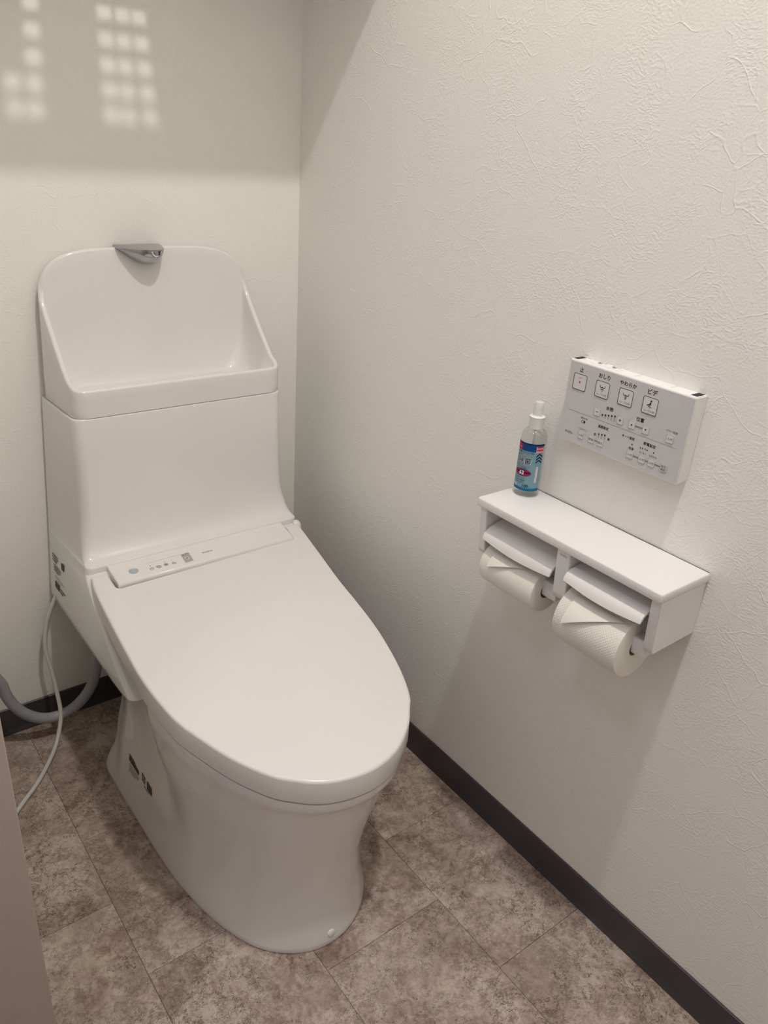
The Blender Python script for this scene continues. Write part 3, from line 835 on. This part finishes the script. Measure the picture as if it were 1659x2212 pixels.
# ---------------------------------------------------------------- toilet rolls
def roll(label, ctr, r, ya, yb, m, tri):
    cx, cz = ctr; yc = (ya + yb) / 2; L = (ya - yb)
    t = thing('toilet_paper_roll', label, 'toilet paper', (cx, yc, cz), 'toilet rolls in the wall holder')
    rc = .0125; e = .0012
    prof = [(rc, -L / 2 + .0006), (r - e, -L / 2), (r - e * .3, -L / 2 + e * .3), (r, -L / 2 + e)] + [(r, -L / 2 + e + (L - 2 * e) * k / 6) for k in range(1, 6)] + [(r, L / 2 - e), (r - e * .3, L / 2 - e * .3), (r - e, L / 2), (rc, L / 2 - .0006)]
    n = 72; rings = []
    for q, h in prof: rings.append([Vector((q * math.sin(2 * PI * k / n), h, q * math.cos(2 * PI * k / n))) for k in range(n)])
    V, F = loft(rings, False, False)
    mesh('paper', V, F, [m, TIS1], t, smooth=True, angle=40, loc=(cx, yc, cz), fix=True, idx=[1 if (i // n) < 3 or (i // n) > len(prof) - 5 else 0 for i in range(len(F))])
    prof = [(rc, -L / 2 + .0006), (rc, L / 2 - .0006), (rc - .001, L / 2 - .0006), (rc - .001, -L / 2 + .0006), (rc, -L / 2 + .0006)]
    rings = [[Vector((q * math.sin(2 * PI * k / 28), h, q * math.cos(2 * PI * k / 28))) for k in range(28)] for q, h in prof]
    V, F = loft(rings, False, False); mesh('core', V, F, CARD, t, smooth=True, angle=40, loc=(cx, yc, cz))
    # loose end folded to a point over the front of the roll
    y0, y1, a0, ln, lift = tri
    V = []; F = []; nu, nv = 14, 8
    for lay in (0, 1):
        for i in range(nu + 1):
            s = i / nu
            for j in range(nv + 1):
                f = j / nv; d = (ln * (1 - s)) * f
                rr = r + .0012 + lift * f * (1 - s) ** .6 * (1 if s < 1 else 0) + lay * .0005
                a = a0 + d / r
                V.append((-rr * math.sin(a), y0 + (y1 - y0) * s - yc, rr * math.cos(a)))
        b = lay * (nu + 1) * (nv + 1)
        for i in range(nu):
            for j in range(nv):
                q = b + i * (nv + 1) + j; F.append((q, q + 1, q + nv + 2, q + nv + 1))
    o = mesh('folded_end', V, F, TIS1, t, smooth=True, loc=(cx, yc, cz), fix=False)
    return t
roll('large quilted toilet roll with a folded end, nearer to the front in the holder', (ROLLS[0][0], ROLLS[0][1]), *ROLLS[0][2:], TIS2, (-.8700, -.9500, math.radians(28), .042, .005))
roll('smaller half-used plain toilet roll in the holder, nearer to the toilet', (ROLLS[1][0], ROLLS[1][1]), *ROLLS[1][2:], TIS1, (-.7140, -.7860, math.radians(30), .028, .004))

# ---------------------------------------------------------------- wall remote
rem = thing('remote_control', 'white wall remote with rows of Japanese-labelled buttons above the paper holder', 'remote control', (0, -.83, .773))
RX, RY0, RZ1 = -.0226, -.7345, .8842
def rbody():
    prof = [(-.0002, .7752), (-.0200, .7726), (-.0222, .7730), (RX, .7745), (RX, .8830), (-.0220, .8840), (-.0205, .8844), (-.0002, .8844)]
    b = bmesh.new(); rings = []
    V, F = loft([[Vector((x, y, z)) for x, z in prof] for y in (RY0, -.9272)])
    o = mesh('case', V, F, PLM, rem)
    b.from_mesh(o.data)
    ed = [e for e in b.edges if abs(e.verts[0].co.y - e.verts[1].co.y) < 1e-6]
    bmesh.ops.bevel(b, geom=ed, offset=.0011, segments=2, affect='EDGES'); b.to_mesh(o.data); b.free()
    o.data.polygons.foreach_set('use_smooth', [True] * len(o.data.polygons)); o.data.set_sharp_from_angle(angle=math.radians(30))
rbody()
def rf(u, v, h=0.0): return Vector((RX - .0004 - h, RY0 - u / 1000, RZ1 - v / 1000))   # u right, v down, in mm
def rfn(u, v, h): return rf(u, -v, h)                                                   # print frame has v up
P = round_poly([(2, -2), (191, -2), (191, -109), (2, -109)], 1.2, 4)
V = [rf(p.x, -p.y, 0) for p in P] + [rf(p.x, -p.y, -.0012) for p in P]; k = len(P)
F = [tuple(range(k))] + [(i, (i + 1) % k, (i + 1) % k + k, i + k) for i in range(k)]
mesh('face_plate', V, F, FACE, rem)
def rr_(cx, cy, wd, ht, r): return round_poly([(cx - wd / 2, -cy - ht / 2), (cx + wd / 2, -cy - ht / 2), (cx + wd / 2, -cy + ht / 2), (cx - wd / 2, -cy + ht / 2)], r, 4)
H0 = .00035; H1 = .0007
def button(u, v, wd, ht, r, ol, olm, draw):
    Pn = rr_(u, v, wd, ht, r); V = []; n = len(Pn)
    for d, h in ((0, -.0004), (0, .0004), (.35, .0007)):
        q = inset(Pn, d) if d else Pn; V += [rf(a.x, -a.y, h) for a in q]
    F = [(a * n + i, a * n + (i + 1) % n, (a + 1) * n + (i + 1) % n, (a + 1) * n + i) for a in range(2) for i in range(n)] + [tuple(2 * n + i for i in range(n))]
    o = mesh('button', V, F, BTN, rem, smooth=True, angle=30)
    p = Print(); p.ring(rr_(u, v, wd, ht, r), ol, olm, .00075); draw(p, u, v)
    p.build('button_print', rfn, [INK, GREY, RED, LGREY], o)
M1, M2 = .00085, .0009
def d_stop(p, u, v): p.rect(u - 1.1, -v - 1.5, u + 1.1, -v + 1.3, 2, M1); p.rect(u - 3, -v + 5.4, u + 3, -v + 6.4, 3, M1)
def wshape(p, u, v):
    p.stroke([(u - 4.3, -v + 5.2), (u - 3.6, -v + 3.0), (u - 2.0, -v + 2.0), (u - .5, -v + 2.6), (u, -v + 3.6), (u + .5, -v + 2.6), (u + 2.0, -v + 2.0), (u + 3.6, -v + 3.0), (u + 4.3, -v + 5.2)], .85, 0, M1)
def move(p, u, v): p.text('ムーブ入/切', u, -v - 6.6, 15.5, 0, M1)
def d_osh(p, u, v):
    wshape(p, u, v); p.stroke([(u, -v + .8), (u, -v - 3.2)], .7, 0, M1); p.stroke([(u - 2.8, -v - .4), (u - 1.2, -v + .5), (u, -v + .2), (u + 1.2, -v + .5), (u + 2.8, -v - .4)], .6, 0, M1); move(p, u, v)
def d_yaw(p, u, v):
    wshape(p, u, v); p.stroke([(u, -v - .5), (u, -v - 3.2)], .7, 0, M1); p.arc(u, -v - .2, 1.5, 0, 360, .5, 1, M1); p.arc(u, -v + .2, .6, 0, 360, .4, 1, M1); move(p, u, v)
def d_bide(p, u, v):
    p.disc(u + 1.0, -v + 6.2, 1.3, m=0, h=M1); p.poly([(u - .4, -v + 4.6), (u + 1.6, -v + 4.4), (u + 1.2, -v + .6), (u - 4.4, -v - .4), (u - 4.6, -v + .6), (u - 1.0, -v + 2.0)], 0, M1)
    p.stroke([(u, -v - .6), (u, -v - 3.6)], .7, 0, M1); p.stroke([(u - 2.6, -v - 1.8), (u - 1.0, -v - .9), (u + 1.0, -v - .9), (u + 2.6, -v - 1.8)], .6, 0, M1); move(p, u, v)
for u, v, fn in ((21.8, 27, d_stop), (59.3, 27, d_osh), (96.6, 27, d_yaw), (133.5, 27, d_bide)): button(u, v, 22.3, 22.2, 2.6, .9, 0, fn)
def tri(up): return lambda p, u, v: p.poly([(u - 1.5, -v - 1.1 * up), (u + 1.5, -v - 1.1 * up), (u, -v + 1.7 * up)], 0, M1)
def d_min(p, u, v): p.rect(u - 2, -v - .4, u + 2, -v + .4, 0, M1)
def d_plus(p, u, v): d_min(p, u, v); p.rect(u - .4, -v - 2, u + .4, -v + 2, 0, M1)
for u, v, fn in ((57.8, 57.6, d_min), (95.4, 57.8, d_plus), (113.7, 57.9, tri(1)), (134.9, 58.0, tri(-1))): button(u, v, 10.1, 11, 1.8, .35, 1, fn)
def onoff(p, u, v): p.text('入/切', u, -v, 7.4, 0, M1)
button(170.4, 58.3, 10.8, 11, 1.6, .35, 1, onoff)
button(38.7, 96.7, 9.6, 10.2, 1.4, .35, 1, onoff)
button(56.7, 96.7, 9.6, 10.4, 1.4, .35, 1, lambda p, u, v: p.text('便座', u, -v, 7.6, 0, M1))
button(71.9, 96.7, 9.8, 10.4, 1.4, .35, 1, lambda p, u, v: p.text('温水', u, -v, 7.6, 0, M1))
for u in (119.8, 138.3, 152.7): button(u, 96.6, 10.1, 10.1, 1.4, .35, 1, onoff)
def d_set(p, u, v): p.text('設定', u, -v + 2.0, 7.2, 0, M1); p.text('確認', u, -v - 2.1, 7.2, 0, M1)
button(170.8, 96.7, 9.8, 10.2, 1.4, .35, 1, d_set)
pr = Print(); H = .0002
pr.text('止', 21.5, -10, 6.4, 0, H, bold=.12); pr.text('おしり', 59.1, -9.8, 18, 0, H, bold=.1); pr.text('やわらか', 96.7, -9.7, 25.5, 0, H, bold=.1); pr.text('ビデ', 133.4, -9.7, 13.6, 0, H, bold=.1)
pr.text('水勢', 76.4, -48.2, 11.4, 0, H, bold=.1); pr.text('位置', 124.2, -48, 11.4, 0, H, bold=.1); pr.text('パワー脱臭', 170.7, -48.9, 17, 0, H)
for k in range(5):
    u = 66.8 + k * 4.9; top = 58.0 - k * .95
    pr.rect(u - 1.25, -62.6, u + 1.25, -top - 2.4, 3, H); pr.rect(u - 1.25, -top - 2.4, u + 1.25, -top, 0, H)
pr.rect(118.8, -58.9, 129.8, -57.0, 1, H)
pr.rect(11, -67.75, 182.3, -67.35, 1, H)
pr.text('電池交換', 39.3, -72.8, 11.4, 0, H); pr.ring(rr_(38.6, 77.8, 6.2, 3.6, .5), .5, 0, H); pr.rect(39.2, -79.4, 41.4, -76.2, 0, H); pr.rect(41.7, -78.5, 42.3, -77.1, 0, H)
pr.text('ノズルそうじ', 39.4, -88.1, 16.5, 0, H); pr.wordmark(17.3, -98.8, 13, 0, H)
pr.text('温度設定', 71.9, -75.1, 17, 0, H, bold=.08); pr.text('低', 60.8, -88, 3.4, 0, H, bold=.08); pr.text('高', 83.4, -88, 3.4, 0, H, bold=.08)
for k in range(3):
    u = 67.0 + k * 4.9; top = 85.0 - k * .8
    pr.rect(u - 1.2, -90.4, u + 1.2, -top - 2.2, 3, H); pr.rect(u - 1.2, -top - 2.2, u + 1.2, -top, 0, H)
pr.rect(61.6, -97.4, 66.8, -96.0, 1, H)
pr.text('オート設定', 112.3, -75.3, 19.5, 0, H, bold=.08); pr.rect(119.2, -83.7, 120.8, -81.7, 0, H); pr.text('洗浄', 119.7, -88.1, 7.6, 0, H, bold=.06)
pr.text('節電設定', 144.9, -75.2, 18.2, 0, H, bold=.08); pr.text('6', 132.9, -82.6, 1.9, 0, H); pr.rect(135.2, -83.7, 136.7, -81.6, 0, H); pr.text('9', 140.0, -82.6, 1.9, 0, H); pr.rect(142.3, -83.7, 143.8, -81.6, 0, H)
pr.text('タイマー', 137.8, -88.3, 10.6, 0, H); pr.rect(152.0, -83.7, 153.6, -81.7, 0, H); pr.text('おまかせ', 153.0, -88.0, 11.6, 0, H)
for a, b in ((125, 133.2), (143.4, 147.6), (157.8, 165.8)): pr.rect(a, -97.5, b, -95.8, 1, H)
pr.build('face_print', rfn, [INK, GREY, RED, LGREY], rem)
# top edge: black windows, flush buttons
def rt(u, v, h=0.0): return Vector((RX + v / 1000, RY0 - u / 1000, .8844 + h))
for a, b in ((.9, 8.6), (180.6, 189.4)):
    q = [rt(a, 4.3, .0002), rt(b, 4.3, .0002), rt(b, 21.6, .0002), rt(a, 21.6, .0002)]
    q2 = [v - Vector((0, 0, .001)) for v in q]
    mesh('signal_window', q + q2, [(0, 1, 2, 3), (0, 1, 5, 4), (1, 2, 6, 5), (2, 3, 7, 6), (3, 0, 4, 7)], BLACKW, rem)
for a, b, txt in ((27.7, 49.9, '流す大'), (50.3, 73.6, '流す小')):
    x0, x1 = RX + .0062, RX + .0216; yy0, yy1 = RY0 - b / 1000, RY0 - a / 1000
    o = bm_obj('flush_button', box_bm(x0, x1, yy0, yy1, .8835, .8853, .0003, 1), PLM, rem)
    p = Print(); c = (a + b) / 2
    p.text(txt, c + .3, 17.6, 13.5, 0, .0); p.arc(c - .5, 12.8, 2.6, 0, 360, .6, 0, n=16, ry=1.9); p.arc(c - .5, 12.8, 1.1, 0, 300, .6, 0, ry=.9); p.stroke([(c - 4, 13.8), (c - 2.2, 14.2)], .6, 0)
    p.build('button_print', lambda u, v, h: Vector((RX + v / 1000, RY0 - u / 1000, .88545)), [INK], o)
for u in (98.4, 150.9):
    pr = Print(); pr.rect(u - .25, 6, u + .25, 21.8, 0); pr.build('top_seam', lambda u, v, h: rt(u, v, .0002), [LGREY], rem)

# ---------------------------------------------------------------- spray bottle
BX, BY, BZ = -.0272, -.6965, .6719
bot = thing('spray_bottle', 'clear alcohol spray bottle with teal and navy label standing on the holder shelf', 'bottle', (BX, BY, BZ))
R0 = .0187
outer = [(.0, .0012), (.010, .0010), (.0150, .0), (.0176, .0012), (.0187, .0040), (.0187, .085), (.0184, .0895), (.0172, .0945), (.0148, .0990), (.0115, .1018), (.0086, .1030), (.0078, .1040)]
lathe('body', outer, (BX, BY, BZ), PET, bot, n=56, caps=False, angle=60)
lathe('dip_tube', [(.0012, .006), (.0018, .006), (.0018, .103), (.0012, .103)], (BX, BY, BZ), WHITEP, bot, n=12)
lathe('collar', [(.0078, .1026), (.0104, .1026), (.0106, .1034), (.0106, .1180), (.0110, .1186), (.0110, .1196), (.0104, .1200), (.0072, .1202), (.0070, .1210)], (BX, BY, BZ), WHITEP, bot, n=40)
lathe('pump_stem', [(.0064, .1200), (.0064, .1245), (.0058, .1250), (.0050, .1252), (.0048, .1340), (.0, .1342)], (BX, BY, BZ), WHITEP, bot, n=32, caps=False)
lathe('overcap', [(.0068, .1238), (.0070, .1238), (.0068, .1385), (.0062, .1408), (.0050, .1414), (.0, .1415)], (BX, BY, BZ), FROST, bot, n=36, caps=False)
# label wrapped on the side that faces the room; u in mm along the arc, v in mm up
fw = Vector((-.765, -.644, 0)).normalized(); rt_ = Vector((-fw.y, fw.x, 0))       # right as seen from the room
rt_ = Vector((.644, -.765, 0)).normalized()
OFF = math.radians(-18.5)
def lab(u, v, h=0.0):
    a = u / (R0 * 1000) + OFF; rr2 = R0 + .00015 + h
    d = fw * math.cos(a) + rt_ * math.sin(a)
    return Vector((BX, BY, BZ + .0103 + v / 1000)) + d * rr2
LW, LH = 50.0, 73.0
V = []; F = []; UV = []; nu = 48
for i in range(nu + 1):
    u = -LW / 2 + LW * i / nu; V += [lab(u, 0), lab(u, LH)]; UV += [(u, 0), (u, LH)]
F = [(2 * i, 2 * i + 2, 2 * i + 3, 2 * i + 1) for i in range(nu)]
lo = mesh('label', V, F, STRIPE, bot, smooth=True, fix=False)
uvl = lo.data.uv_layers.new(name='UVMap')
for l in lo.data.loops: uvl.data[l.index].uv = UV[l.vertex_index]
class LP(Print):
    def rect(self, x0, y0, x1, y1, m=0, h=0.0):
        n = max(1, int(abs(x1 - x0) / 1.2))
        for k in range(n): self.poly([(x0 + (x1 - x0) * k / n, y0), (x0 + (x1 - x0) * (k + 1) / n, y0), (x0 + (x1 - x0) * (k + 1) / n, y1), (x0 + (x1 - x0) * k / n, y1)], m, h)
pr = LP(); Z = [.0001 * k for k in range(1, 8)]
BL, NV, MB, WH, RD, PK, CR = range(7)
pr.rect(-25, 0, 25, 4.4, MB, Z[0]); pr.rect(-25, 61.0, 25, LH, BL, Z[0]); pr.rect(-25, 71.2, 25, LH, NV, Z[1])
pr.rect(-17.4, 61.0, -9.6, 70, CR, Z[1]); pr.text('DAISO', -13.4, 65, 6.2, WH, Z[2])
pr.rect(12.4, 63.4, 24.2, 69.2, RD, Z[1]); pr.rect(12.4, 60.0, 24.2, 63.0, PK, Z[1]); pr.ring([(12.2, 59.7), (24.4, 59.7), (24.4, 69.4), (12.2, 69.4)], .5, WH, Z[2])
pr.text('日本製', 18.3, 66.3, 10, WH, Z[2]); pr.text('MADE IN JAPAN', 18.3, 61.5, 10.5, WH, Z[2])
pr.text('除菌もこれ一本で簡単', -2, 58.6, 24, NV, Z[1])
def out_text(s, cx, cy, wd, ht, b=.55):
    pr.text(s, cx, cy, wd, WH, Z[1], ht, bold=b); pr.text(s, cx, cy, wd, NV, Z[3], ht, bold=.12)
out_text('アルコール', -3.4, 54.2, 22.5, 4.6)
out_text('除', -8.2, 46.6, 8.4, 8.4, .9); out_text('菌', 2.4, 46.4, 8.6, 8.6, .9)
out_text('スプレー', -3.4, 39.2, 19, 4.8)
pr.text('ウイルス・菌', -6, 35.6, 13, MB, Z[1]); pr.text('対策に', -1.0, 34.0, 11, MB, Z[1])
def oval(rx, ry, m, h, cx=-4.6, cy=27.6):
    n = 26; top = [(cx + rx * math.cos(PI * k / n), cy + ry * math.sin(PI * k / n)) for k in range(2 * n)]
    for k in range(n):
        a = top[k]; b = top[k + 1]; pr.poly([(a[0], 2 * cy - a[1]), (b[0], 2 * cy - b[1]), b, a], m, h)
oval(14.2, 5.4, NV, Z[1]); oval(13.4, 4.7, CR, Z[2]); pr.rect(-16.6, 26.8, 7.4, 29.2, NV, Z[3]); oval(4.4, 4.1, NV, Z[4])
pr.text('63', -4.6, 27.6, 6.8, WH, Z[5], 5.8, bold=.35)
for k, s in enumerate(('スプレーして', 'そのまま乾燥', 'させるだけ!')): pr.text(s, -6.0, 19.3 - k * 3.5, 15.0, NV, Z[1])
pr.rect(-19, 4.6, -11.5, 9.0, WH, Z[1]); pr.text('植物性', -15.2, 7.7, 5.4, NV, Z[2]); pr.rect(-18.2, 5.3, -12.4, 6.1, NV, Z[2])
pr.text('100', 3.4, 7.6, 8.6, NV, Z[1], 4.6, bold=.12); pr.text('ml', 9.8, 6.4, 2.4, NV, Z[1])
for k in range(3):
    y = 55.2 - k * 4.7
    for dx in (-1, 1): pr.poly([(18.2, y + 4.2), (18.2 + dx * 5.0, y), (18.2 + dx * 5.0, y - 2.5), (18.2, y + 1.7)], NV, Z[1])
pr.rect(15.6, 13.6, 19.0, 38.4, WH, Z[1])
for k, s in enumerate('まな板にも使える'): pr.text(s, 17.3, 36.7 - k * 3.05, 2.4, RD, Z[2])
pr.build('label_print', lab, [BLUE, NAVY, BLUE2, LWHITE, LRED, LPINK, CRIM], lo)
